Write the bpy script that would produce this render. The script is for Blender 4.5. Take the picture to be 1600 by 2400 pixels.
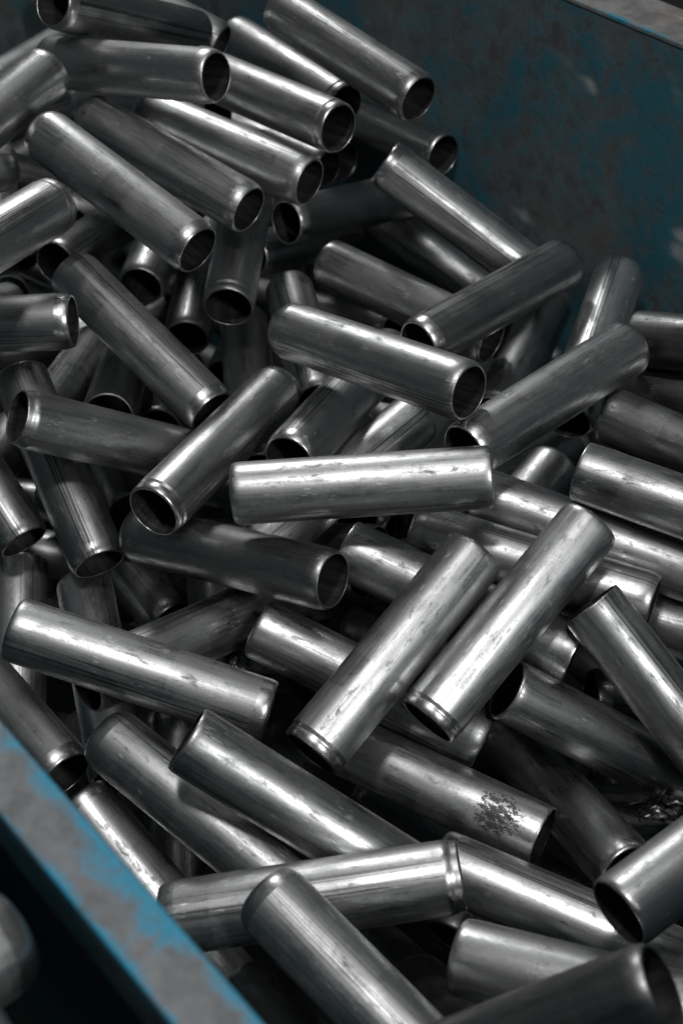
import bpy, bmesh, math, random
from mathutils import Vector, Matrix, noise

for o in list(bpy.data.objects):
    bpy.data.objects.remove(o)
S = bpy.context.scene
C = S.collection
H = 1.45                       # camera height above the shop floor; coordinates below are relative to the camera

# ------------------------------------------------------------------ camera
cam_d = bpy.data.cameras.new('camera'); cam = bpy.data.objects.new('camera', cam_d); C.objects.link(cam)
cam.location = (0, 0, H)
cam.rotation_euler = (math.radians(90 - 42.3), 0, 0)
cam_d.sensor_fit = 'VERTICAL'; cam_d.sensor_height = 36; cam_d.sensor_width = 24; cam_d.lens = 50
cam_d.clip_start = .05; cam_d.clip_end = 60
cam_d.dof.use_dof = True; cam_d.dof.focus_distance = .90; cam_d.dof.aperture_fstop = 8.5
S.camera = cam

# ------------------------------------------------------------------ world, lamps, exposure
W = bpy.data.worlds.new('World'); S.world = W; W.use_nodes = True
bg = W.node_tree.nodes['Background']; bg.inputs['Color'].default_value = (.9, .95, 1, 1); bg.inputs['Strength'].default_value = .045
S.view_settings.view_transform = 'Standard'; S.view_settings.look = 'None'
S.view_settings.exposure = 0; S.view_settings.gamma = 1; S.view_settings.use_curve_mapping = False

def lamp(name, loc, target, power, sx, sy, color=(1, 1, 1), spread=math.pi):
    d = bpy.data.lights.new(name, 'AREA'); d.shape = 'RECTANGLE'; d.size = sx; d.size_y = sy
    d.energy = power; d.color = color; d.spread = spread
    o = bpy.data.objects.new(name, d); C.objects.link(o)
    o.location = Vector(loc) + Vector((0, 0, H))
    v = Vector(target) - Vector(loc)
    o.rotation_euler = v.to_track_quat('-Z', 'Y').to_euler()
    return o
KEY = lamp('key_lamp', (-.20, .22, 1.25), (.05, .62, -.62), 11, .17, .17, (1, .99, .98))
TOP = lamp('rear_bay_lamp', (-.42, 2.7, .95), (0, .6, -.6), 15.5, .40, .40, (1, 1, 1))
BACK = lamp('aisle_lamp', (.78, -.60, .78), (0, .6, -.6), 13, .12, .50, (1, 1, 1))
SKY = lamp('high_bay_lamp', (.2, .9, 1.9), (0, .7, -.6), 6, 1.2, 1.2, (1, 1, 1))

# ------------------------------------------------------------------ node helpers
class NT:
    def __init__(s, name):
        s.m = bpy.data.materials.new(name); s.m.use_nodes = True
        s.n = s.m.node_tree.nodes; s.l = s.m.node_tree.links
        s.b = s.n['Principled BSDF']
    def node(s, t, **k):
        n = s.n.new(t)
        for a, v in k.items(): setattr(n, a, v)
        return n
    def link(s, a, b): s.l.new(a, b)
    def setin(s, sock, v):
        if hasattr(v, 'is_linked') or isinstance(v, bpy.types.NodeSocket): s.l.new(v, sock)
        else: sock.default_value = v
    def math(s, op, a, b=0., c=None, clamp=False):
        n = s.node('ShaderNodeMath', operation=op, use_clamp=clamp)
        s.setin(n.inputs[0], a); s.setin(n.inputs[1], b)
        if c is not None: s.setin(n.inputs[2], c)
        return n.outputs[0]
    def mapr(s, v, a, b, c=0., d=1., smooth=True):
        n = s.node('ShaderNodeMapRange', interpolation_type='SMOOTHSTEP' if smooth else 'LINEAR')
        s.setin(n.inputs[0], v); n.inputs[1].default_value = a; n.inputs[2].default_value = b
        n.inputs[3].default_value = c; n.inputs[4].default_value = d
        return n.outputs[0]
    def mix(s, f, a, b):
        n = s.node('ShaderNodeMix', data_type='RGBA')
        s.setin(n.inputs[0], f); s.setin(n.inputs[6], a); s.setin(n.inputs[7], b)
        return n.outputs[2]
    def noise(s, vec, scale, detail=3, rough=.5, dist=0.):
        n = s.node('ShaderNodeTexNoise'); s.setin(n.inputs['Vector'], vec)
        n.inputs['Scale'].default_value = scale; n.inputs['Detail'].default_value = detail
        n.inputs['Roughness'].default_value = rough; n.inputs['Distortion'].default_value = dist
        return n.outputs[0]
    def vmul(s, v, k):
        n = s.node('ShaderNodeVectorMath', operation='MULTIPLY'); s.setin(n.inputs[0], v); s.setin(n.inputs[1], k); return n.outputs[0]
    def vadd(s, v, k):
        n = s.node('ShaderNodeVectorMath', operation='ADD'); s.setin(n.inputs[0], v); s.setin(n.inputs[1], k); return n.outputs[0]

def grey(v, t=0.): return (v, v * (1 + t * .5), v * (1 + t), 1)

def tube_material(name, corroded=False, base=.47, rough=.37):
    t = NT(name)
    tc = t.node('ShaderNodeTexCoord'); oi = t.node('ShaderNodeObjectInfo'); uv = tc.outputs['UV']
    at = t.node('ShaderNodeAttribute', attribute_type='OBJECT', attribute_name='seed')
    rnd = at.outputs['Fac']
    tone = t.node('ShaderNodeAttribute', attribute_type='OBJECT', attribute_name='tone').outputs['Fac']  # per-tube value
    comb = t.node('ShaderNodeCombineXYZ'); t.setin(comb.inputs[2], t.math('MULTIPLY', rnd, 37.0)); t.setin(comb.inputs[0], t.math('MULTIPLY', rnd, 11.0))
    off = comb.outputs[0]
    P = tc.outputs['Object']
    Pm = t.vmul(P, (1000, 1000, 1000))                       # millimetres
    Po = t.vadd(Pm, off)
    sep = t.node('ShaderNodeSeparateXYZ'); t.link(uv, sep.inputs[0]); u = sep.outputs[0]; v = sep.outputs[1]
    streak = t.noise(t.vmul(Po, (.55, .55, .018)), 1.0, 5, .62)
    fine = t.noise(t.vmul(Po, (2.6, 2.6, .05)), 1.0, 3, .6)
    blot = t.noise(t.vmul(Po, (.05, .05, .03)), 1.0, 4, .6, .6)
    mott = t.noise(t.vmul(Po, (.22, .22, .10)), 1.0, 5, .65, .3)
    # rings / tone bands along the tube
    vv = t.math('ADD', t.math('MULTIPLY', v, 7.0), t.math('MULTIPLY', rnd, 91.0))
    wn_ = t.node('ShaderNodeTexWhiteNoise', noise_dimensions='1D'); t.setin(wn_.inputs['W'], t.math('FLOOR', vv)); band = wn_.outputs[0]
    edge = t.math('ABSOLUTE', t.math('SUBTRACT', t.math('FRACT', vv), .5))
    ring = t.mapr(edge, .485, .5)                             # thin dark ring where two bands meet
    ring = t.math('MULTIPLY', ring, t.mapr(t.noise(t.vmul(Po, (.3, .3, .3)), 1.0, 3), .48, .6))
    # drawing lines: a bundle of dark lines running down one side of the tube
    du = t.math('ABSOLUTE', t.math('SUBTRACT', u, .5))
    wob = t.noise(t.vmul(Po, (0, 0, .02)), 1.0, 1)
    un = t.node('ShaderNodeCombineXYZ'); t.setin(un.inputs[0], t.math('ADD', t.math('MULTIPLY', u, 95.0), t.math('MULTIPLY', wob, .6))); t.setin(un.inputs[1], t.math('MULTIPLY', rnd, 53.0)); t.setin(un.inputs[2], t.math('MULTIPLY', v, .9))
    lines = t.mapr(t.noise(un.outputs[0], 1.0, 2, .6), .50, .60)
    seam = t.math('MULTIPLY', lines, t.mapr(du, .075, .03))
    # small bright dashes, scuffs left by the feed rollers
    vo = t.node('ShaderNodeTexVoronoi', feature='F1'); t.setin(vo.inputs['Vector'], t.vmul(Po, (1.15, 1.15, .10))); vo.inputs['Scale'].default_value = 1.
    dash = t.mapr(vo.outputs['Distance'], .30, .18)
    dmask = t.mapr(t.noise(t.vmul(Po, (.06, .06, .05)), 1.0, 2), .55, .65)
    dash = t.math('MULTIPLY', dash, dmask)
    vs = t.node('ShaderNodeTexVoronoi', feature='F1'); t.setin(vs.inputs['Vector'], t.vmul(Po, (.55, .55, .4))); vs.inputs['Scale'].default_value = 1.
    pit = t.mapr(vs.outputs['Distance'], .17, .06)
    # colour
    val = t.math('MULTIPLY', base, t.mapr(blot, .3, .7, .80, 1.14))
    val = t.math('MULTIPLY', val, t.mapr(streak, .3, .7, .82, 1.14, False))
    val = t.math('MULTIPLY', val, t.mapr(fine, .3, .7, .96, 1.04, False))
    val = t.math('MULTIPLY', val, t.mapr(band, 0, 1, .93, 1.05, False))
    val = t.math('MULTIPLY', val, t.mapr(mott, .54, .68, 1, .66))
    speck = t.noise(t.vmul(Po, (1.3, 1.3, .55)), 1.0, 4, .7)
    val = t.math('MULTIPLY', val, t.mapr(speck, .3, .7, .86, 1.12, False))
    val = t.math('MULTIPLY', val, t.mapr(ring, 0, 1, 1, .66))
    val = t.math('MULTIPLY', val, t.mapr(seam, 0, 1, 1, .38))
    val = t.math('MULTIPLY', val, t.mapr(pit, 0, 1, 1, .62))
    val = t.math('MULTIPLY', val, t.mapr(rnd, 0, 1, .80, 1.12, False))
    val = t.math('MULTIPLY', val, t.mapr(dash, 0, 1, 1, 1.75))
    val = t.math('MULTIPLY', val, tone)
    cross = t.noise(t.vmul(Po, (.10, .10, 2.4)), 1.0, 3, .6)
    val = t.math('MULTIPLY', val, t.mapr(cross, .3, .7, .95, 1.05, False))
    r = t.math('ADD', rough, t.mapr(blot, .3, .7, .07, -.06))
    r = t.math('ADD', r, t.mapr(streak, .3, .7, .07, -.06))
    r = t.math('ADD', r, t.mapr(speck, .3, .7, .05, -.05, False))
    r = t.math('ADD', r, t.mapr(mott, .5, .7, 0, .12))
    r = t.math('ADD', r, t.mapr(band, 0, 1, .035, -.03))
    r = t.math('ADD', r, t.mapr(dash, 0, 1, 0, .12))
    met = 1.0
    if corroded:
        m1 = t.noise(t.vmul(Po, (.42, .42, .24)), 1.0, 7, .78, .3)
        d1 = t.node('ShaderNodeVectorMath', operation='DISTANCE'); t.link(Pm, d1.inputs[0]); d1.inputs[1].default_value = CORR
        near = t.mapr(d1.outputs['Value'], 24, 6)
        rust = t.mapr(t.math('ADD', m1, t.math('MULTIPLY', near, .20)), .60, .70)
        val = t.math('MULTIPLY', val, t.mapr(rust, 0, 1, 1, .22))
        r = t.math('ADD', r, t.mapr(rust, 0, 1, 0, .25))
    cc = t.node('ShaderNodeCombineColor'); t.setin(cc.inputs[0], val); t.setin(cc.inputs[1], t.math('MULTIPLY', val, 1.01)); t.setin(cc.inputs[2], t.math('MULTIPLY', val, 1.015))
    t.link(cc.outputs[0], t.b.inputs['Base Color'])
    t.setin(t.b.inputs['Roughness'], t.math('MAXIMUM', r, .14)); t.b.inputs['Metallic'].default_value = met
    t.b.inputs['Anisotropic'].default_value = .35
    tg = t.node('ShaderNodeTangent', direction_type='RADIAL', axis='Z'); t.link(tg.outputs[0], t.b.inputs['Tangent'])
    bh = t.math('ADD', t.math('MULTIPLY', streak, .6), t.math('ADD', t.math('MULTIPLY', fine, .25), t.math('MULTIPLY', seam, -1.0)))
    bh = t.math('ADD', bh, t.math('MULTIPLY', t.noise(t.vmul(Po, (.12, .12, .05)), 1.0, 2), 2.2))
    bp = t.node('ShaderNodeBump'); bp.inputs['Strength'].default_value = .3; bp.inputs['Distance'].default_value = .00006; t.link(bh, bp.inputs['Height'])
    t.link(bp.outputs[0], t.b.inputs['Normal'])
    return t.m

def rim_material():
    t = NT('bright_tube_rim')
    tc = t.node('ShaderNodeTexCoord'); Pm = t.vmul(tc.outputs['Object'], (1000, 1000, 1000))
    n = t.noise(t.vmul(Pm, (.5, .5, .5)), 1.0, 4, .6)
    v = t.mapr(n, .3, .7, .48, .60)
    cc = t.node('ShaderNodeCombineColor')
    for i in range(3): t.setin(cc.inputs[i], v)
    t.link(cc.outputs[0], t.b.inputs['Base Color']); t.b.inputs['Metallic'].default_value = 1
    t.setin(t.b.inputs['Roughness'], t.mapr(n, .3, .7, .36, .26))
    return t.m

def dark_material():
    t = NT('oxidised_tube_bore')
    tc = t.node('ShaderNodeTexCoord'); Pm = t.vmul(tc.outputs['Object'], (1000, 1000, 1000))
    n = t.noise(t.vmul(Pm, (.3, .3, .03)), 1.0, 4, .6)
    v = t.mapr(n, .3, .7, .05, .12)  # dark oxidised inner wall of the tubes
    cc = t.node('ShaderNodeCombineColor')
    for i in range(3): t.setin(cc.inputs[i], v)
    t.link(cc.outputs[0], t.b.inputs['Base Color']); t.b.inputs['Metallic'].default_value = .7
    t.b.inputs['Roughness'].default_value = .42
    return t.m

CORR = (19, 5, 136)
M_TUBE = tube_material('drawn_steel')
M_CORR = tube_material('corroded_steel', True)
M_RIM = rim_material(); M_BORE = dark_material()

# ------------------------------------------------------------------ helpers for objects
def thing(name, label, cat, group=None):
    o = bpy.data.objects.new(name, None); C.objects.link(o); o.empty_display_size = .02
    o['label'] = label; o['category'] = cat
    if group: o['group'] = group
    return o
def obj(name, bm, mats, parent=None, smooth=True):
    me = bpy.data.meshes.new(name); bm.to_mesh(me); bm.free()
    for m in (mats if isinstance(mats, (list, tuple)) else [mats]): me.materials.append(m)
    if smooth:
        for p in me.polygons: p.use_smooth = True
    o = bpy.data.objects.new(name, me); C.objects.link(o)
    if parent: o.parent = parent
    return o

R = .02; LEN = .1624; TH = .0011
def lathe(prof, mats, seg=72, wob=None, jag=0, seed=0):
    """profile of (radius, z) turned about Z; mats[i] is the slot of the band between i and i+1"""
    bm = bmesh.new(); uvl = bm.loops.layers.uv.new('UVMap'); rows = []
    for r, z in prof:
        row = []
        for k in range(seg):
            a = 2 * math.pi * k / seg
            rr = r
            if wob: rr *= wob(a, z)
            zz = z
            if jag and (z < .0015 or z > LEN - .0015): zz += jag * (noise.noise(Vector((math.cos(a) * 5, math.sin(a) * 5, seed + z * 9))))
            row.append(bm.verts.new((rr * math.cos(a), rr * math.sin(a), zz)))
        rows.append(row)
    for i in range(len(prof) - 1):
        for k in range(seg):
            k2 = (k + 1) % seg
            f = bm.faces.new((rows[i][k], rows[i][k2], rows[i + 1][k2], rows[i + 1][k])); f.material_index = mats[i]
            vs = (prof[i][1] / LEN, prof[i][1] / LEN, prof[i + 1][1] / LEN, prof[i + 1][1] / LEN)
            us = (k / seg, (k + 1) / seg, (k + 1) / seg, k / seg)
            for lp, uu, vv in zip(f.loops, us, vs): lp[uvl].uv = (uu, vv)
    return bm

# the neck of a tube end: distance from the cut, radius factor
ENDS = {
    'round':  [(0, .775), (.0004, .815), (.0012, .865), (.0026, .912), (.0045, .952), (.0068, .981), (.0098, 1.0)],
    'necked': [(0, .895), (.0006, .915), (.0016, .938), (.0030, .962), (.0048, .982), (.0068, .995), (.0092, 1.0)],
    'crisp':  [(0, .93), (.0004, .950), (.0012, .972), (.0024, .988), (.0040, .997), (.0062, 1.0), (.0088, 1.0)],
    'lipped': [(0, .915), (.0008, .922), (.0030, .935), (.0042, .944), (.0052, .962), (.0064, .984), (.0078, .998), (.0086, 1.0)],
    'grooved':[(0, .92), (.0005, .945), (.0014, .965), (.0040, .978), (.0052, .978), (.0058, .970), (.0066, .970), (.0074, .982), (.0090, 1.0)],
    'square': [(0, .975), (.0004, .985), (.0010, .993), (.0022, .998), (.0060, 1.0), (.0075, .999), (.0086, 1.0)],
}
def make_tube(k, a, b, roll, ea, eb, tone, label, group, mat=None):
    a = Vector(a) / 1000; b = Vector(b) / 1000; d = (b - a).normalized()
    t = thing('steel_tube', label, 'metal tube', group)
    q = Vector((0, 0, 1)).rotation_difference(d)
    t.rotation_mode = 'QUATERNION'
    t.rotation_quaternion = q @ Matrix.Rotation(roll, 3, 'Z').to_quaternion()
    t.location = a + Vector((0, 0, H))
    rg = random.Random(k * 7 + 1)
    ph, am = rg.uniform(0, 6.28), rg.uniform(.001, .004)
    dents = [(rg.uniform(0, 6.28), rg.uniform(.03, .14), rg.uniform(.002, .006)) for _ in range(2)]
    def wob(an, z):
        f = 1 + am * math.cos(2 * an + ph) + .0012 * math.cos(3 * an + ph * 2)
        for da, dz, dd in dents:
            x = (an - da + math.pi) % (2 * math.pi) - math.pi
            f -= dd * math.exp(-(x / .35) ** 2 - ((z - dz) / .010) ** 2)
        return f
    E0, E1 = ENDS[ea], ENDS[eb]
    n0, n1 = E0[-1][0], E1[-1][0]
    zs = [n0 + (LEN - n0 - n1) * i / 26 for i in range(27)]
    body = [(R, z) for z in zs]
    inner = [(R - TH, z) for z in reversed(zs)]
    prof = body + inner + [body[0]]
    # outer skin slot 0, bore slot 1 (the two end faces are closed by the rims' own walls)
    bm = lathe(body, [0] * 26, wob=wob)
    b2 = lathe(list(reversed([(R - TH, z) for z in zs])), [1] * 26, wob=wob)
    tmp = bpy.data.meshes.new('t'); b2.to_mesh(tmp); b2.free(); bm.from_mesh(tmp); bpy.data.meshes.remove(tmp)
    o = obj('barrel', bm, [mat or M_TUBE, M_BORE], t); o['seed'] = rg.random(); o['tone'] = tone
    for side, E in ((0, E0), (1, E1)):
        pts = [(R * f, z) for z, f in E]
        outp = list(reversed(pts))                          # from the barrel to the cut
        inn = [(R * f - TH, z) for z, f in E]; inn[0] = (inn[0][0], 0)
        prof = outp + inn
        if side: prof = [(r, LEN - z) for r, z in prof]
        mats = [0] * (len(outp) - 1) + [0] + [1] * (len(inn) - 1)
        jag = .0003 if (E is ENDS['square']) else .00012
        bm = lathe(prof, mats, wob=wob, jag=jag, seed=k)
        if side: bmesh.ops.reverse_faces(bm, faces=bm.faces[:])
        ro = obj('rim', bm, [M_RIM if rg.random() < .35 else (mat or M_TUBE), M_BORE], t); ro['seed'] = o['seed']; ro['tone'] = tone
    return t
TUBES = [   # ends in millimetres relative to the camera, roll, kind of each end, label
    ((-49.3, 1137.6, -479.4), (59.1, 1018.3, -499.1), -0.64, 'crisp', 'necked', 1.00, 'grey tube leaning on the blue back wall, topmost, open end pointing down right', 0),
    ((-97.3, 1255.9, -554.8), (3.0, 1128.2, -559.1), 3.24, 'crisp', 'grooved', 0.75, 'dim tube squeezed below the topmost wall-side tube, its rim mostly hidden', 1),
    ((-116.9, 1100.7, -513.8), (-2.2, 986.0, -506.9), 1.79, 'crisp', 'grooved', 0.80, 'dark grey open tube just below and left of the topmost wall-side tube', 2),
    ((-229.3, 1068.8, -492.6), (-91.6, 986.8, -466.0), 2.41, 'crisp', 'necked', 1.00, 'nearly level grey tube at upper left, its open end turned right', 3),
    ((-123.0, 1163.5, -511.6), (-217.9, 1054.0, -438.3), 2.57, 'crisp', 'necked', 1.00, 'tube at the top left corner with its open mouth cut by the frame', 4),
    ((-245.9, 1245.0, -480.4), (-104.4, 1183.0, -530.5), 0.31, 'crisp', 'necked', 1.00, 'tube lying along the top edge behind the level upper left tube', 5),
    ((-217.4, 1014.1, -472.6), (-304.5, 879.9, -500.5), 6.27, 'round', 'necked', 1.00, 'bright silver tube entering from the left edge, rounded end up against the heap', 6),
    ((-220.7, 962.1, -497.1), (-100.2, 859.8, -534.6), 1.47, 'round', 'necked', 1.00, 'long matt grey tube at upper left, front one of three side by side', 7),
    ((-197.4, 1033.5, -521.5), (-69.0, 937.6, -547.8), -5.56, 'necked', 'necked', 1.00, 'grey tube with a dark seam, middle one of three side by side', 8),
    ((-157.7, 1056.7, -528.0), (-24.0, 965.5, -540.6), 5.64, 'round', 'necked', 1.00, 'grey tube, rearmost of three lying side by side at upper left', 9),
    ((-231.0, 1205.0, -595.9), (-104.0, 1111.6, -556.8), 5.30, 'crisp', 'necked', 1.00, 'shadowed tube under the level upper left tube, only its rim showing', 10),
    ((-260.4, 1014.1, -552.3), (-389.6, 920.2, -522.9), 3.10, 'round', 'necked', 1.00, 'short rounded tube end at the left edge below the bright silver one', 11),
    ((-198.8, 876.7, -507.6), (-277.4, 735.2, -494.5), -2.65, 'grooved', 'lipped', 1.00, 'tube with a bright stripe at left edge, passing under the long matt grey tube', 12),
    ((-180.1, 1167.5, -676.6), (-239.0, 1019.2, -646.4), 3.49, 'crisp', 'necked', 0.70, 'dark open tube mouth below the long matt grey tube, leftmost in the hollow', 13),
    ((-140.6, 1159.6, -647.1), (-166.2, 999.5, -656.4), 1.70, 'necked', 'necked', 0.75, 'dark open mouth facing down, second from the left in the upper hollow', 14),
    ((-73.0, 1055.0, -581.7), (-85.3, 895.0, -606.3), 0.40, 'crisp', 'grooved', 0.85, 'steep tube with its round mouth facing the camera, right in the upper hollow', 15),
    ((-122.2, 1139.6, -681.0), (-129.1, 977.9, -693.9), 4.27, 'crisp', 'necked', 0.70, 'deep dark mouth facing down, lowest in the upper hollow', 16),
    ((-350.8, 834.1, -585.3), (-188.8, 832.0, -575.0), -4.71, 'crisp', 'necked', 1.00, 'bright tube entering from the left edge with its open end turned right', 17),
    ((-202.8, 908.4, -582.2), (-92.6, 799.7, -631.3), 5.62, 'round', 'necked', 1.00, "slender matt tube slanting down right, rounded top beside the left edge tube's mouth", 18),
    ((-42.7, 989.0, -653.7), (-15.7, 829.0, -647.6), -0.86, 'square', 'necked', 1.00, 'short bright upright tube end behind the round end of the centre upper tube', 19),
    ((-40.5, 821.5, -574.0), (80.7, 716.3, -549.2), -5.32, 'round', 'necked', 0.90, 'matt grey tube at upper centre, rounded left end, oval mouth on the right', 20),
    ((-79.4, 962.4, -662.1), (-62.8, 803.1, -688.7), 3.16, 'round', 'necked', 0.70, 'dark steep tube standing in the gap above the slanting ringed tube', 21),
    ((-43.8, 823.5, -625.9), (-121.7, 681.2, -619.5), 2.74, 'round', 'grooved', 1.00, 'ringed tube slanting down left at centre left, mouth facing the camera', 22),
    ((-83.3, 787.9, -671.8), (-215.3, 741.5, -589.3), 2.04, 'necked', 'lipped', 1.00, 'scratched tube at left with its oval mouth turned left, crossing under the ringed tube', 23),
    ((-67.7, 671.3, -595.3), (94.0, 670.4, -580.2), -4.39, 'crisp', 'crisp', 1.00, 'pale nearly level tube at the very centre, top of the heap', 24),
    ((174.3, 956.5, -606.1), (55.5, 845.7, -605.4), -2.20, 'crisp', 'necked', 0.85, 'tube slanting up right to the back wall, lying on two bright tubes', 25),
    ((223.2, 974.9, -627.5), (168.0, 825.9, -661.2), 4.39, 'square', 'necked', 1.30, 'bright tube standing steeply against the blue back wall', 26),  # tone raised to put in brightness this steep tube fails to catch
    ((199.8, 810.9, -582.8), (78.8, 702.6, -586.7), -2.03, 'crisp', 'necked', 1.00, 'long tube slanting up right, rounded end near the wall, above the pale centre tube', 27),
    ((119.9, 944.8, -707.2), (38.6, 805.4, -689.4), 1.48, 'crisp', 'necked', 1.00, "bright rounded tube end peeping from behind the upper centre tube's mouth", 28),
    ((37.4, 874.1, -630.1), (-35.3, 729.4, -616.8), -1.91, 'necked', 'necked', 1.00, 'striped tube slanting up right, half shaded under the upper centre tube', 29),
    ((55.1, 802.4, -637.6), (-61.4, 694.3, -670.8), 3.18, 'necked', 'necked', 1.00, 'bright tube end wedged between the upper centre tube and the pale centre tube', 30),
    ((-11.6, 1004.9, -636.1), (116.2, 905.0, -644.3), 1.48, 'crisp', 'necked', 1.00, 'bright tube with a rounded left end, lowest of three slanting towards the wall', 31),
    ((35.0, 1169.6, -688.3), (152.7, 1067.0, -733.2), -5.67, 'necked', 'necked', 1.20, 'narrow bright tube, middle one of three slanting towards the wall', 32),  # raised tone stands in for light on this tube
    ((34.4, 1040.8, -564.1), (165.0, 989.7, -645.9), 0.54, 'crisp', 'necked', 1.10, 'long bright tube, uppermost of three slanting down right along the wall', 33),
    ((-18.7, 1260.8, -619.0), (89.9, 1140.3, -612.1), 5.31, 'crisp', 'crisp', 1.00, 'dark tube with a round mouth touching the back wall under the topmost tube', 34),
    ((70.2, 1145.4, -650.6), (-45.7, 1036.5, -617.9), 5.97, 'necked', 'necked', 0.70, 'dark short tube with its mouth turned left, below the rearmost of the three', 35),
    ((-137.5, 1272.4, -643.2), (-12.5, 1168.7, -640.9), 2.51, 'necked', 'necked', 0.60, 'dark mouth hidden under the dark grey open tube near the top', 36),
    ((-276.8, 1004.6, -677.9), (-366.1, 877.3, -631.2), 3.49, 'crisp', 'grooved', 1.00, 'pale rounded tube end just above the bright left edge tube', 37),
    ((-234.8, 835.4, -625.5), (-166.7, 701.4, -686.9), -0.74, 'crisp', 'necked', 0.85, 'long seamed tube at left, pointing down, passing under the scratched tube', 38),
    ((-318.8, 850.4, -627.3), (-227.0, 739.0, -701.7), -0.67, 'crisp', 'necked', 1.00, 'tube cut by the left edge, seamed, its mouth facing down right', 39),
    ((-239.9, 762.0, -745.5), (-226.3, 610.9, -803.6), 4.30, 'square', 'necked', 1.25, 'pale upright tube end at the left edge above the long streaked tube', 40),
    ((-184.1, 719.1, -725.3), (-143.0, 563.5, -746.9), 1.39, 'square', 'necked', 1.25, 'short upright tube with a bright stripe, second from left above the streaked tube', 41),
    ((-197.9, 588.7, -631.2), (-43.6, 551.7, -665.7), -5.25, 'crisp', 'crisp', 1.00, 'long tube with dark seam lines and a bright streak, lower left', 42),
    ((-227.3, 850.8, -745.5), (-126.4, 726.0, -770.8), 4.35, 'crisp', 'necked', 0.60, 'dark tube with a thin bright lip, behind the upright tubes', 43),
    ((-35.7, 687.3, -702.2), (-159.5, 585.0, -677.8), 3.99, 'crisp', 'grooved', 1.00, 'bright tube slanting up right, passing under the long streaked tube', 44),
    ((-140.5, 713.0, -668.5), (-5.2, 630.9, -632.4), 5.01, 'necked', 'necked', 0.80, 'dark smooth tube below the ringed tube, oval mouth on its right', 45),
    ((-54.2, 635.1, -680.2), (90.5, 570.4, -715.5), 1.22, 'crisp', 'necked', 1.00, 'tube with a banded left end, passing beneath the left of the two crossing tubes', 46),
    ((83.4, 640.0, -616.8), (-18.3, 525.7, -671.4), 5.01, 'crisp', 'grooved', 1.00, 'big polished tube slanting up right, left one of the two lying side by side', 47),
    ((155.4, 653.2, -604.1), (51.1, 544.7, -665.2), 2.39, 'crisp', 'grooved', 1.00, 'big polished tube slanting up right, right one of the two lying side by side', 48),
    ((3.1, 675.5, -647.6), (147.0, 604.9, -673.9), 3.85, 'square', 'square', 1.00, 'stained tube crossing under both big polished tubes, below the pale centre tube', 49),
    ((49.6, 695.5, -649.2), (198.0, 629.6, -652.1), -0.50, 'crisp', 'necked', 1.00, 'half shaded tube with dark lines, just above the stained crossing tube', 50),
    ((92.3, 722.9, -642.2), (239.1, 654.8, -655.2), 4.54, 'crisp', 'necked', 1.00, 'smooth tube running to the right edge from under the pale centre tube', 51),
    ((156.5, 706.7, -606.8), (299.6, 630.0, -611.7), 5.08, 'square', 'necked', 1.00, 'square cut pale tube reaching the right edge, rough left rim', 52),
    ((185.9, 775.4, -615.1), (310.1, 670.9, -608.3), 4.48, 'crisp', 'necked', 0.62, 'shade-dimmed tube at the right edge above the square cut pale tube', 53),  # tone lowered to put in the shade by the back wall
    ((210.3, 833.4, -633.6), (343.6, 748.1, -597.5), 5.32, 'crisp', 'grooved', 0.42, 'shade-darkened tube at the right edge, second below the blue wall', 54),  # lower tone again, shade along the wall put into the steel
    ((209.5, 837.8, -593.8), (340.9, 752.4, -551.1), 3.47, 'crisp', 'crisp', 0.34, 'most shade-darkened tube at the right edge, directly below the blue wall', 55),  # deepest of the right edge shade, carried by tone
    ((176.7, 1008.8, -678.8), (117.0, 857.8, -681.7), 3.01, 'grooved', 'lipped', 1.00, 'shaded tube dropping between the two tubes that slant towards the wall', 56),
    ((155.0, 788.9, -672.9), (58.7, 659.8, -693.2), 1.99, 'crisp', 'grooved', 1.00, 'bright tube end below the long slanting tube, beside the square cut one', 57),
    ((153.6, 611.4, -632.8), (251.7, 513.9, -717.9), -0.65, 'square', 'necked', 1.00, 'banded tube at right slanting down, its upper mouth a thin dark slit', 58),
    ((102.1, 579.0, -675.5), (241.9, 556.2, -754.9), -5.05, 'crisp', 'necked', 0.78, 'dark tube with a wide mouth turned left, beside the right polished tube', 59),
    ((112.1, 619.0, -770.7), (169.9, 475.6, -721.0), 3.97, 'crisp', 'crisp', 1.05, 'dull tube slanting down right beside the corroded one, mouth under another tube', 60),
    ((-86.7, 503.0, -628.7), (49.4, 452.5, -701.6), -5.01, 'crisp', 'necked', 1.00, 'big smooth tube at lower left centre, thin dark mouth at its upper left', 61),
    ((-279.6, 660.8, -692.3), (-170.9, 542.1, -714.3), 2.06, 'necked', 'necked', 0.85, 'grey tube sliding under the blue rim, dark mouth against the rim', 62),
    ((-164.8, 543.7, -741.7), (-58.3, 430.7, -789.0), 1.18, 'crisp', 'grooved', 1.00, 'bright speckled tube lying along the inside of the blue rim', 63),
    ((-143.6, 546.0, -678.3), (-18.0, 446.5, -704.8), 5.17, 'round', 'necked', 1.00, "big dull tube with a rounded upper end, beside the blue rim's bright tube", 64),
    ((-39.8, 410.7, -639.2), (72.0, 294.1, -656.2), -0.62, 'round', 'necked', 1.00, 'large foreground tube slanting off the bottom edge, rounded upper end on another', 65),
    ((-95.7, 422.3, -683.3), (64.2, 432.6, -657.0), 0.46, 'necked', 'lipped', 1.00, 'large nearly level foreground tube with ring marks at its right end', 66),
    ((57.8, 487.8, -725.8), (202.0, 413.2, -726.1), -0.79, 'crisp', 'necked', 1.00, 'mottled tube running right from behind the large level foreground tube', 67),
    ((-53.6, 424.3, -761.6), (33.4, 305.3, -693.4), 0.88, 'necked', 'necked', 0.60, 'dark tube at the bottom between the blue rim and the large slanting one', 68),
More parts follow.
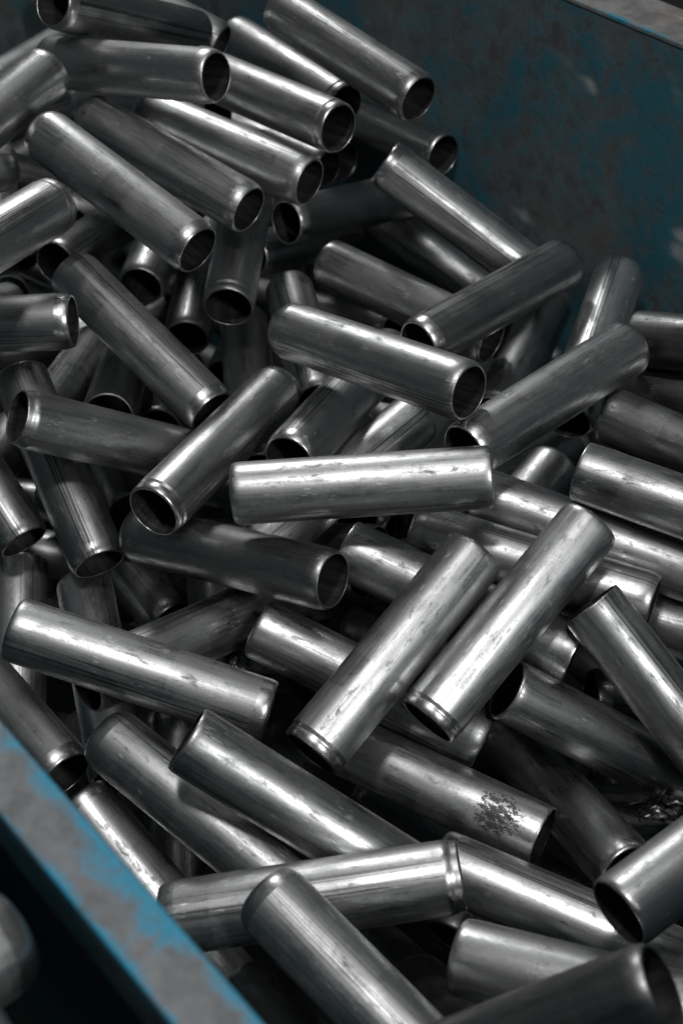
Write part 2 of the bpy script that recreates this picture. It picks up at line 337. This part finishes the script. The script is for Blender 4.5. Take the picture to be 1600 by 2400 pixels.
    ((-18.1, 587.3, -725.4), (121.8, 505.0, -726.7), 2.95, 'necked', 'square', 1.15, 'tube with a dark speckled patch of corrosion near its square right end', 69),
    ((60.5, 386.7, -660.8), (208.2, 326.0, -631.2), 3.09, 'crisp', 'necked', 1.00, 'wide tube at lower right below the mottled one, bright along its middle', 70),
    ((273.2, 492.5, -624.8), (141.2, 399.2, -640.6), 0.67, 'crisp', 'crisp', 0.85, 'large tube from the right edge, its dark mouth turned down left', 71),
    ((-46.6, 704.9, -851.5), (-41.8, 549.7, -803.7), 5.43, 'grooved', 'lipped', 1.00, "short bright upright piece right of the long streaked tube's end", 72),
    ((2.1, 299.7, -641.1), (134.4, 306.4, -547.1), 2.81, 'necked', 'necked', 0.70, 'nearest dark tube at the bottom right corner, huge oval mouth turned right', 73),
    ((46.0, 441.2, -785.6), (78.0, 324.9, -676.9), 0.36, 'grooved', 'lipped', 1.00, 'small lit tube end in the dark gap right of the large slanting tube', 74),
    ((22.7, 521.2, -877.9), (85.9, 399.6, -790.8), 1.23, 'crisp', 'necked', 1.00, 'very dim tube deep in the gap below the large level foreground tube', 75),
    ((-207.5, 991.1, -708.7), (-225.4, 834.7, -668.6), 2.15, 'necked', 'necked', 1.00, "short lit tube below the left edge tube's mouth", 76),
    ((-173.5, 966.5, -690.5), (-169.6, 810.6, -645.1), 5.59, 'crisp', 'grooved', 0.70, 'tube mouth with a bright lip just above the scratched tube', 77),
    ((-140.6, 1020.9, -753.4), (-143.6, 866.6, -702.8), 3.02, 'necked', 'necked', 0.60, "sliver of a bright lip deep beside the slender matt tube's lower end", 78),
    ((-199.9, 906.1, -751.6), (-151.0, 760.9, -697.8), 4.19, 'crisp', 'crisp', 0.60, "dark tube with a thin bright lip left of the ringed tube's mouth", 79),
    ((11.7, 729.2, -779.8), (120.5, 625.0, -719.1), 5.39, 'necked', 'necked', 1.00, 'bright seamed tube end in the gap left of the left polished tube', 80),
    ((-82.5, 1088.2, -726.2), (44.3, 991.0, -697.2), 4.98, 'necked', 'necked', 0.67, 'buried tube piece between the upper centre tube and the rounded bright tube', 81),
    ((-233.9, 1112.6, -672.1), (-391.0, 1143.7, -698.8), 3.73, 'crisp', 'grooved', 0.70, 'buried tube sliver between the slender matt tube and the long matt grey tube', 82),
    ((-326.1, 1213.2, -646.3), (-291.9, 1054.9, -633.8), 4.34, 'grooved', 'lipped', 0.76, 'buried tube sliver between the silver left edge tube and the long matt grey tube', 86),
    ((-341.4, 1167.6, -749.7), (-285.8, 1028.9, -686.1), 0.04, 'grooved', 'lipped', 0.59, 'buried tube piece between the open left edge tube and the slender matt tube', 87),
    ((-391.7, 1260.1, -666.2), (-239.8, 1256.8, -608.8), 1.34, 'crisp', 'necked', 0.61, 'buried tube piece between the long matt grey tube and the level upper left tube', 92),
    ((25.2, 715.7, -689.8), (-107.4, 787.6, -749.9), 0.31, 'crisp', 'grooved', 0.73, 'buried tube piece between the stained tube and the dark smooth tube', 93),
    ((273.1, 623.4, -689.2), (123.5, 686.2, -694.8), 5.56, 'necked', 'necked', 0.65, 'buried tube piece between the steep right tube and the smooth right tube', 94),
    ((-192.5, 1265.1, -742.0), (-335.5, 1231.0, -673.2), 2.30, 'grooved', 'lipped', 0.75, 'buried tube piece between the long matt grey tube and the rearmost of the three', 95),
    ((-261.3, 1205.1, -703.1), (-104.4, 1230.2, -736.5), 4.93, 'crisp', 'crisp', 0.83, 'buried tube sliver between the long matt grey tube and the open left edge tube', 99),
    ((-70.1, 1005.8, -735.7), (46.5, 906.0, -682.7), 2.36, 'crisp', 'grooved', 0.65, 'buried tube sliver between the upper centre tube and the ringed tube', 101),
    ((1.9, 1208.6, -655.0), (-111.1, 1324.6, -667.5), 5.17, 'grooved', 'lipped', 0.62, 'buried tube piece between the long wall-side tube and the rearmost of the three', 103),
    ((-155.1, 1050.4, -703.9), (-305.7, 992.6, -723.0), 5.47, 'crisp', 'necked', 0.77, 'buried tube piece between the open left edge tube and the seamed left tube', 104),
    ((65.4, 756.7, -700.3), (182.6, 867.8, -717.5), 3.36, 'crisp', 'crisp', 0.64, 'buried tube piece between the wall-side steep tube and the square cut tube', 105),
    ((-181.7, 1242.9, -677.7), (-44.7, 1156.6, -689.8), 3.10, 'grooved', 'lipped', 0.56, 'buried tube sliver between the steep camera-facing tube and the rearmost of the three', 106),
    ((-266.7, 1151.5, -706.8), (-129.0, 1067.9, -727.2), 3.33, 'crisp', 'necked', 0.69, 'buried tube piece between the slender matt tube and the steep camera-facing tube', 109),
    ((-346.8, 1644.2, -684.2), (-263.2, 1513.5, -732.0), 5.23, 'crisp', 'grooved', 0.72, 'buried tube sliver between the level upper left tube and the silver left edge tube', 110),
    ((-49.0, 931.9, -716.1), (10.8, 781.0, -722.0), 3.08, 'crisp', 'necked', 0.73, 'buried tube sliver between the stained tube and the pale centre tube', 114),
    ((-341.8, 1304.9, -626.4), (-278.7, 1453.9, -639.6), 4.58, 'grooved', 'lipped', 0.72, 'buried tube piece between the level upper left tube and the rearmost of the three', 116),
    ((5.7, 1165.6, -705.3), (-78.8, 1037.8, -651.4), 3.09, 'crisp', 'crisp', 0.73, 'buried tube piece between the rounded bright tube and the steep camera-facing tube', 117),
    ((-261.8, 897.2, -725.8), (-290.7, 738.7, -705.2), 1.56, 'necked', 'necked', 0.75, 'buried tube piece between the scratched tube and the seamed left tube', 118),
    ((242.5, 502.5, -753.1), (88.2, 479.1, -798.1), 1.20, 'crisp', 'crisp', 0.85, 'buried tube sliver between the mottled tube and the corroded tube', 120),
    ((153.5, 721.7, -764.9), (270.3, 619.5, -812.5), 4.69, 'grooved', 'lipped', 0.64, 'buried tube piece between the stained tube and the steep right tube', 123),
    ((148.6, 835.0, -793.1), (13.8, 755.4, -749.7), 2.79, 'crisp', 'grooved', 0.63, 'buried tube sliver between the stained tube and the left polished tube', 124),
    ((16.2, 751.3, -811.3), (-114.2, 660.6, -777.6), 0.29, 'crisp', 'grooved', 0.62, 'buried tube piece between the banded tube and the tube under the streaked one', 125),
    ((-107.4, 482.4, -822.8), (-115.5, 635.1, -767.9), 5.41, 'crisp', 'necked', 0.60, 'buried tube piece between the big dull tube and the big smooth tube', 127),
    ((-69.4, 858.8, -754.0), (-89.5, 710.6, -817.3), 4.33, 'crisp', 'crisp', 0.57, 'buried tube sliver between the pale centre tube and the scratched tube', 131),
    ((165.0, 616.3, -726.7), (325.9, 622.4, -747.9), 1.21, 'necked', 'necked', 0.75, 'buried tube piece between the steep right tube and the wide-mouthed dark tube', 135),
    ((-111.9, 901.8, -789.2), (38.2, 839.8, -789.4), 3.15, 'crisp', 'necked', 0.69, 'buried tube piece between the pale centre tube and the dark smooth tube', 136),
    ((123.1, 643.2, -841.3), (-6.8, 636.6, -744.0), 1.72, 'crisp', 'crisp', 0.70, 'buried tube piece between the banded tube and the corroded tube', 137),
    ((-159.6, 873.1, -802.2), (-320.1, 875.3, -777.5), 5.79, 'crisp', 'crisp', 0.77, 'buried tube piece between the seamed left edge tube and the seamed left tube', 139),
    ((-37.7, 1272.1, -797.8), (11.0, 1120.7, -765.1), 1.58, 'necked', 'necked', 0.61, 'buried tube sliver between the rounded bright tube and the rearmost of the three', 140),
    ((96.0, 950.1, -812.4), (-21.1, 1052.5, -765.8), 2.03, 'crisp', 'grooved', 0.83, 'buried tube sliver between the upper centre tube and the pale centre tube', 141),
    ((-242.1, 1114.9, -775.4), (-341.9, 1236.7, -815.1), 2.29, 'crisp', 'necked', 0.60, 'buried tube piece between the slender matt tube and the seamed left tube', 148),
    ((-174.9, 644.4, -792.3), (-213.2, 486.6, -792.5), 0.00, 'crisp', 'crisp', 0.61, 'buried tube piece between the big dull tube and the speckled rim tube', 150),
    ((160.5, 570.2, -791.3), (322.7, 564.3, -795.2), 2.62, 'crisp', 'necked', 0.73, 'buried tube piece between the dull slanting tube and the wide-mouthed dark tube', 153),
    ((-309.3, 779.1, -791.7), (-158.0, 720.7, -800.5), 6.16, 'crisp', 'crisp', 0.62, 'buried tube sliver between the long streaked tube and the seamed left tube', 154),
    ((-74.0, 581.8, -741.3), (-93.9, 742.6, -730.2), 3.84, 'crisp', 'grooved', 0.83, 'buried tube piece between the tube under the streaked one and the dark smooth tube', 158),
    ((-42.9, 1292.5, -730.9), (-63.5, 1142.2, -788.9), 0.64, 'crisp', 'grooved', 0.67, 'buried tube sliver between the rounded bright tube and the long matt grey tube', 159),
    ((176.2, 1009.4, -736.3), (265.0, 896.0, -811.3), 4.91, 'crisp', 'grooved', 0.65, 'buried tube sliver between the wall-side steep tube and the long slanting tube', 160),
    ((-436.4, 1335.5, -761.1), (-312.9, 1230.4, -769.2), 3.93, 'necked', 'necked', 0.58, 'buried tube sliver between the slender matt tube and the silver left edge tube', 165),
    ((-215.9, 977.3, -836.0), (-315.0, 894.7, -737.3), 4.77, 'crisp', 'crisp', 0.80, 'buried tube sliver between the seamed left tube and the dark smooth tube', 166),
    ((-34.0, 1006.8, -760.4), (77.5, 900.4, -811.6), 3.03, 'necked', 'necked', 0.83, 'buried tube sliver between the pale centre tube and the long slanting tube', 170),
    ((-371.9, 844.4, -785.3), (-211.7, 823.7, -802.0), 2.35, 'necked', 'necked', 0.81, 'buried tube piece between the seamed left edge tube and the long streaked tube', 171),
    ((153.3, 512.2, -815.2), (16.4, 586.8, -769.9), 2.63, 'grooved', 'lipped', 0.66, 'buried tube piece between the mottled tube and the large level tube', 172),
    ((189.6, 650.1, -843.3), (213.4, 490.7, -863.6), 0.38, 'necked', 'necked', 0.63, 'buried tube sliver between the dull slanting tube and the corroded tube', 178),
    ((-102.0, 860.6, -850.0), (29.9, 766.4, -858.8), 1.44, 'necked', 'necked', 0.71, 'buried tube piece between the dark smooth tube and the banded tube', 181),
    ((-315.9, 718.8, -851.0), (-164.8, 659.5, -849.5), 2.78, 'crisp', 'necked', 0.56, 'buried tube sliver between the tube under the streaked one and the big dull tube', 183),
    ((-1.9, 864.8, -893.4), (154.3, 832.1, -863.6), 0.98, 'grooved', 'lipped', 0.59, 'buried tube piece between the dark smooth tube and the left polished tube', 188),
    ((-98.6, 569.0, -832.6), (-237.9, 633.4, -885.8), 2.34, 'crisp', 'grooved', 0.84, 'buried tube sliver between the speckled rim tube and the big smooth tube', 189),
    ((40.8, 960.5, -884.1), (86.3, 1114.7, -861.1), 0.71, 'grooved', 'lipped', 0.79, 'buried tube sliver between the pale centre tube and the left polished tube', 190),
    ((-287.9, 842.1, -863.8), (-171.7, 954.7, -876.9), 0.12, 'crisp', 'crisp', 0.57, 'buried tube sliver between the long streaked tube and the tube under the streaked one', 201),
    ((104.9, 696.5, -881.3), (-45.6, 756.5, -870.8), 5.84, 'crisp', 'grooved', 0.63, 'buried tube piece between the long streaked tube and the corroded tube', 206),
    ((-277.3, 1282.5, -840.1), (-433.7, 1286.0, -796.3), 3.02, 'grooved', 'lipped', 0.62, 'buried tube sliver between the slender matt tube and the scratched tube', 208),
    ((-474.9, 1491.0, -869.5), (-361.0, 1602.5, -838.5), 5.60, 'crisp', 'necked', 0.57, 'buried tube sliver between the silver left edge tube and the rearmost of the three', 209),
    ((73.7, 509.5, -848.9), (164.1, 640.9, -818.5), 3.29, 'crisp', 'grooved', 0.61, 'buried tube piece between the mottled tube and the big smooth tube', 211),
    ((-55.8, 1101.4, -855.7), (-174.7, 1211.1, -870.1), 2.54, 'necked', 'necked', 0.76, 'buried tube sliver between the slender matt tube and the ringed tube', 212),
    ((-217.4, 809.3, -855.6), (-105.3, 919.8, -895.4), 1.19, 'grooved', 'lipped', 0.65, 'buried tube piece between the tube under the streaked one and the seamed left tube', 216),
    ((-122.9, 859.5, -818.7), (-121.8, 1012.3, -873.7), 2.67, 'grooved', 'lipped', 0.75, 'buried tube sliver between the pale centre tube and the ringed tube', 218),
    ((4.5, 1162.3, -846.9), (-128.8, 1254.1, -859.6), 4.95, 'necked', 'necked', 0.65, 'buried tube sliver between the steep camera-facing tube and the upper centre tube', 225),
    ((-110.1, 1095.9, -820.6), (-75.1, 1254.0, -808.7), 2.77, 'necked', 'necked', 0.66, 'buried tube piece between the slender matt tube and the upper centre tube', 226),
    ((-221.8, 1370.2, -864.5), (-246.4, 1529.9, -880.9), 5.95, 'crisp', 'necked', 0.70, 'buried tube sliver between the long matt grey tube and the steep camera-facing tube', 228),
    ((-115.7, 270.5, -445.6), (-229.9, 157.8, -420.4), 1.0, 'round', 'necked', 1.0, 'blurred tube in the neighbouring bin at the lower left corner', 1042),
    ((-107.6, 225.0, -436.2), (-232.3, 122.1, -420.5), 1.0, 'round', 'necked', 1.0, 'very blurred tube below the other in the neighbouring bin', 1043),
]
GROUP = 'steel tubes heaped in the bin'
DEEP = 'dark steel tube buried deep in the heap, only a sliver showing between the tubes over it'
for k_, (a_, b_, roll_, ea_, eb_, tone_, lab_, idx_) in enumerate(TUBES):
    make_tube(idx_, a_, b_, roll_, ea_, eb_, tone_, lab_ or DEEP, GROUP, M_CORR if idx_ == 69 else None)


# ------------------------------------------------------------------ the bin
AZ = math.atan(3784 / 4419)
wd = Vector((-math.sin(AZ), math.cos(AZ), 0)); wn = Vector((math.cos(AZ), math.sin(AZ), 0))
def W3(n, d, z): return wn * n + wd * d + Vector((0, 0, z + H))
RIM = -.4416; NN, NF = .1331, .83; D0, D1 = 0.088, 1.53; ZB = -1.06

def paint_material(name, paint, bare, amount, edge_axis=None, edges=(), rough=.5, soft=.055, scale=1.):
    t = NT(name)
    tc = t.node('ShaderNodeTexCoord'); P = tc.outputs['Object']
    big = t.noise(t.vmul(P, (1, 1, 1)), 5 * scale, 6, .68, .4)
    mid = t.noise(t.vmul(P, (1, 1, 1)), 38 * scale, 6, .7, .3)
    fin = t.noise(t.vmul(P, (1, 1, 1)), 260 * scale, 4, .7)
    f = t.math('ADD', t.math('MULTIPLY', big, .5), t.math('ADD', t.math('MULTIPLY', mid, .38), t.math('MULTIPLY', fin, .12)))
    if edges:
        sp = t.node('ShaderNodeSeparateXYZ'); t.link(P, sp.inputs[0])
        for e, wdt, g in edges:
            d = t.math('ABSOLUTE', t.math('SUBTRACT', sp.outputs[edge_axis], e))
            f = t.math('ADD', f, t.mapr(d, 0, wdt, g, 0, False))
    m = t.mapr(f, amount, amount + soft)
    pt = t.mix(t.mapr(fin, .3, .7), tuple(c * .72 for c in paint[:3]) + (1,), paint)
    br = t.mix(t.mapr(mid, .3, .7), tuple(c * .6 for c in bare[:3]) + (1,), tuple(c * 1.25 for c in bare[:3]) + (1,))
    br = t.mix(t.mapr(t.noise(P, 9 * scale, 4, .6), .5, .72), br, (bare[0] * 1.05, bare[1] * .92, bare[2] * .85, 1))
    col = t.mix(m, br, pt)
    # scratches and scuffs: short pale strokes
    for ang, sc, th in ((.5, 1., .055), (-.9, 1.35, .05)):
        mp = t.node('ShaderNodeMapping'); mp.inputs['Rotation'].default_value = (ang * .7, ang, ang * .4); mp.inputs['Scale'].default_value = (120 * sc, 14 * sc, 30 * sc)
        t.link(P, mp.inputs[0])
        vo = t.node('ShaderNodeTexVoronoi', feature='F1'); t.link(mp.outputs[0], vo.inputs['Vector']); vo.inputs['Scale'].default_value = .55
        k = t.math('MULTIPLY', t.mapr(vo.outputs['Distance'], .20, .08), t.mapr(t.noise(P, 13, 3), .50, .60))
        col = t.mix(t.math('MULTIPLY', k, .8), col, (.36, .36, .35, 1))
    t.link(col, t.b.inputs['Base Color'])
    t.setin(t.b.inputs['Roughness'], t.mapr(mid, .3, .7, rough - .1, rough + .15))
    bp = t.node('ShaderNodeBump'); bp.inputs['Strength'].default_value = .5; bp.inputs['Distance'].default_value = .0008
    t.link(t.math('ADD', t.math('MULTIPLY', m, .5), t.math('ADD', mid, t.math('MULTIPLY', fin, .4))), bp.inputs['Height']); t.link(bp.outputs[0], t.b.inputs['Normal'])
    return t.m

def box_between(n0, n1, d0, d1, z0, z1, nseg=1, dseg=1, bev=.0012):
    """box in bin coordinates (n across, d along, z up); local X = n, Y = d, Z = z"""
    bm = bmesh.new(); bmesh.ops.create_cube(bm, size=1)
    for v in bm.verts: v.co = Vector(((n0 + n1) / 2 + v.co.x * (n1 - n0), (d0 + d1) / 2 + v.co.y * (d1 - d0), (z0 + z1) / 2 + v.co.z * (z1 - z0)))
    if bev: bmesh.ops.bevel(bm, geom=bm.edges[:], offset=bev, segments=3, profile=.6, affect='EDGES')
    return bm
TEAL = (.004, .075, .125, 1)
M_WALL = paint_material('worn_wall_paint', (.022, .125, .165, 1), (.100, .110, .115, 1), .44, soft=.14, scale=1.5)
M_FLN = paint_material('worn_rim_paint', (.022, .235, .37, 1), (.140, .145, .150, 1), .53, 0, ((NN, .015, .17), (.1095, .006, .15)), rough=.5, soft=.14, scale=1.6)
M_FLF = paint_material('worn_far_rim_paint', (.02, .20, .29, 1), (.16, .158, .155, 1), .64, 0, ((NF, .009, .18),), rough=.5, soft=.08)

M_SHADE_BASE = paint_material('shade_darkened_base', (.006, .010, .012, 1), (.016, .015, .014, 1), .5, rough=.7)  # near-black, standing in for the shade down in the gaps
binr = thing('steel_bin', 'large worn blue steel bin full of tubes, paint scraped to bare metal on its rims', 'bin')
binr.matrix_world = Matrix.Translation((0, 0, H)) @ Matrix.Rotation(AZ, 4, 'Z')
# local X of the bin is wn, local Y is wd
e = .003
obj('far_panel', box_between(NF, NF + e, D0, D1, ZB, RIM - .004), M_WALL, binr, False)
obj('near_panel', box_between(NN - e - .004, NN - .004, D0, D1, ZB, RIM - .004), M_WALL, binr, False)
obj('end_panel', box_between(NN - .003, NF - .001, D1, D1 + e, ZB, RIM - .004), M_WALL, binr, False)
obj('end_panel', box_between(NN - .003, NF - .001, D0 - e, D0, ZB, RIM - .004), M_WALL, binr, False)
obj('base_panel', box_between(NN - .003, NF - .001, D0 + .001, D1 - .001, ZB + .002, ZB + .006), M_SHADE_BASE, binr, False)
obj('rim_flange', box_between(NF - .001, NF + .048, D0 - .02, D1 + .02, RIM - .004, RIM, bev=.0015), M_FLF, binr, False)
near = obj('rim_flange', box_between(.1095, NN, D0 - .02, D1 + .02, RIM - .006, RIM, bev=.002), M_FLN, binr, False)
obj('rim_lip', box_between(.1095, .1125, D0 - .02, D1 + .02, RIM - .030, RIM - .0062), M_WALL, binr, False)
for n_, d_ in ((.16, -.7), (.77, -.7), (.16, 1.43), (.77, 1.43)):
    obj('foot', box_between(n_ - .03, n_ + .03, d_ - .04, d_ + .04, -H + .001, ZB - .001), M_WALL, binr, False)

# the next bin along, mostly unseen; wall set close to shade the gap
nb = thing('steel_bin', 'neighbouring steel bin just outside the blue bin, its unseen wall shading the gap', 'bin')
nb.matrix_world = Matrix.Translation((0, 0, H)) @ Matrix.Rotation(AZ, 4, 'Z')
for n0_, n1_, d0_, d1_ in ((.045, .048, -.9, 1.1), (-.70, -.697, -.9, 1.1), (-.697, .045, -.9, -.897), (-.697, .045, 1.097, 1.1)):
    obj('side_panel', box_between(n0_, n1_, d0_, d1_, -H + .001, -.463), M_WALL, nb, False)
obj('base_panel', box_between(-.696, .044, -.896, 1.096, -.75, -.746), M_WALL, nb, False)

# shop floor
def floor_material():
    t = NT('shop_floor_concrete'); tc = t.node('ShaderNodeTexCoord')
    n = t.noise(tc.outputs['Object'], 6, 6, .65)
    t.link(t.mix(t.mapr(n, .3, .7), (.035, .036, .038, 1), (.07, .07, .068, 1)), t.b.inputs['Base Color']); t.b.inputs['Roughness'].default_value = .7
    return t.m
bm = bmesh.new(); bmesh.ops.create_grid(bm, x_segments=1, y_segments=1, size=12)
fl = obj('floor', bm, floor_material(), None, False); fl['kind'] = 'structure'

# crumpled offcuts lying among the tubes
def scrap_material():
    t = NT('crumpled_metal'); tc = t.node('ShaderNodeTexCoord')
    n = t.noise(t.vmul(tc.outputs['Object'], (300, 300, 300)), 1., 5, .65)
    t.link(t.mix(t.mapr(n, .35, .65), (.10, .10, .10, 1), (.5, .5, .5, 1)), t.b.inputs['Base Color'])
    t.b.inputs['Metallic'].default_value = .9; t.setin(t.b.inputs['Roughness'], t.mapr(n, .3, .7, .5, .28))
    return t.m
M_SCRAP = scrap_material()
def crumple(loc, size, seed, rot, label):
    bm = bmesh.new(); N = 26; g = []
    rg = random.Random(seed)
    for i in range(N):
        row = []
        for j in range(N):
            u = i / (N - 1) - .5; v = j / (N - 1) - .5
            a = u * 4.6
            r = .42 + .12 * v
            p = Vector((math.cos(a) * r, math.sin(a) * r * .7, v * .9 + .12 * math.sin(a * 2)))
            q = p * 2.1 + Vector((seed, seed * .7, 0))
            d = Vector((noise.noise(q), noise.noise(q + Vector((9, 0, 0))), noise.noise(q + Vector((0, 9, 0))))) * .32
            q2 = p * 6 + Vector((0, seed, 0))
            d += Vector((noise.noise(q2), noise.noise(q2 + Vector((5, 0, 0))), noise.noise(q2 + Vector((0, 5, 0))))) * .13
            row.append(bm.verts.new((p + d) * size))
        g.append(row)
    for i in range(N - 1):
        for j in range(N - 1):
            if (i in (0, N - 2) or j in (0, N - 2)) and rg.random() < .35: continue
            bm.faces.new((g[i][j], g[i + 1][j], g[i + 1][j + 1], g[i][j + 1]))
    bmesh.ops.solidify(bm, geom=bm.faces[:], thickness=.0005)
    o = obj('metal_offcut', bm, M_SCRAP, None, False)
    o.location = Vector(loc) + Vector((0, 0, H)); o.rotation_euler = rot
    o['label'] = label; o['category'] = 'metal scrap'; o['group'] = 'crumpled offcuts among the tubes'
    return o
#CALLS
crumple((0.194, 0.5317, -0.7307), .026, 3.1, (.5, .9, .3), 'crumpled torn metal offcut between the dull tube and the right edge tube')
crumple((-0.0724, 0.6334, -0.7155), .017, 8.4, (1.2, .2, 1.9), 'small crumpled offcut just above the right end of the long streaked tube')
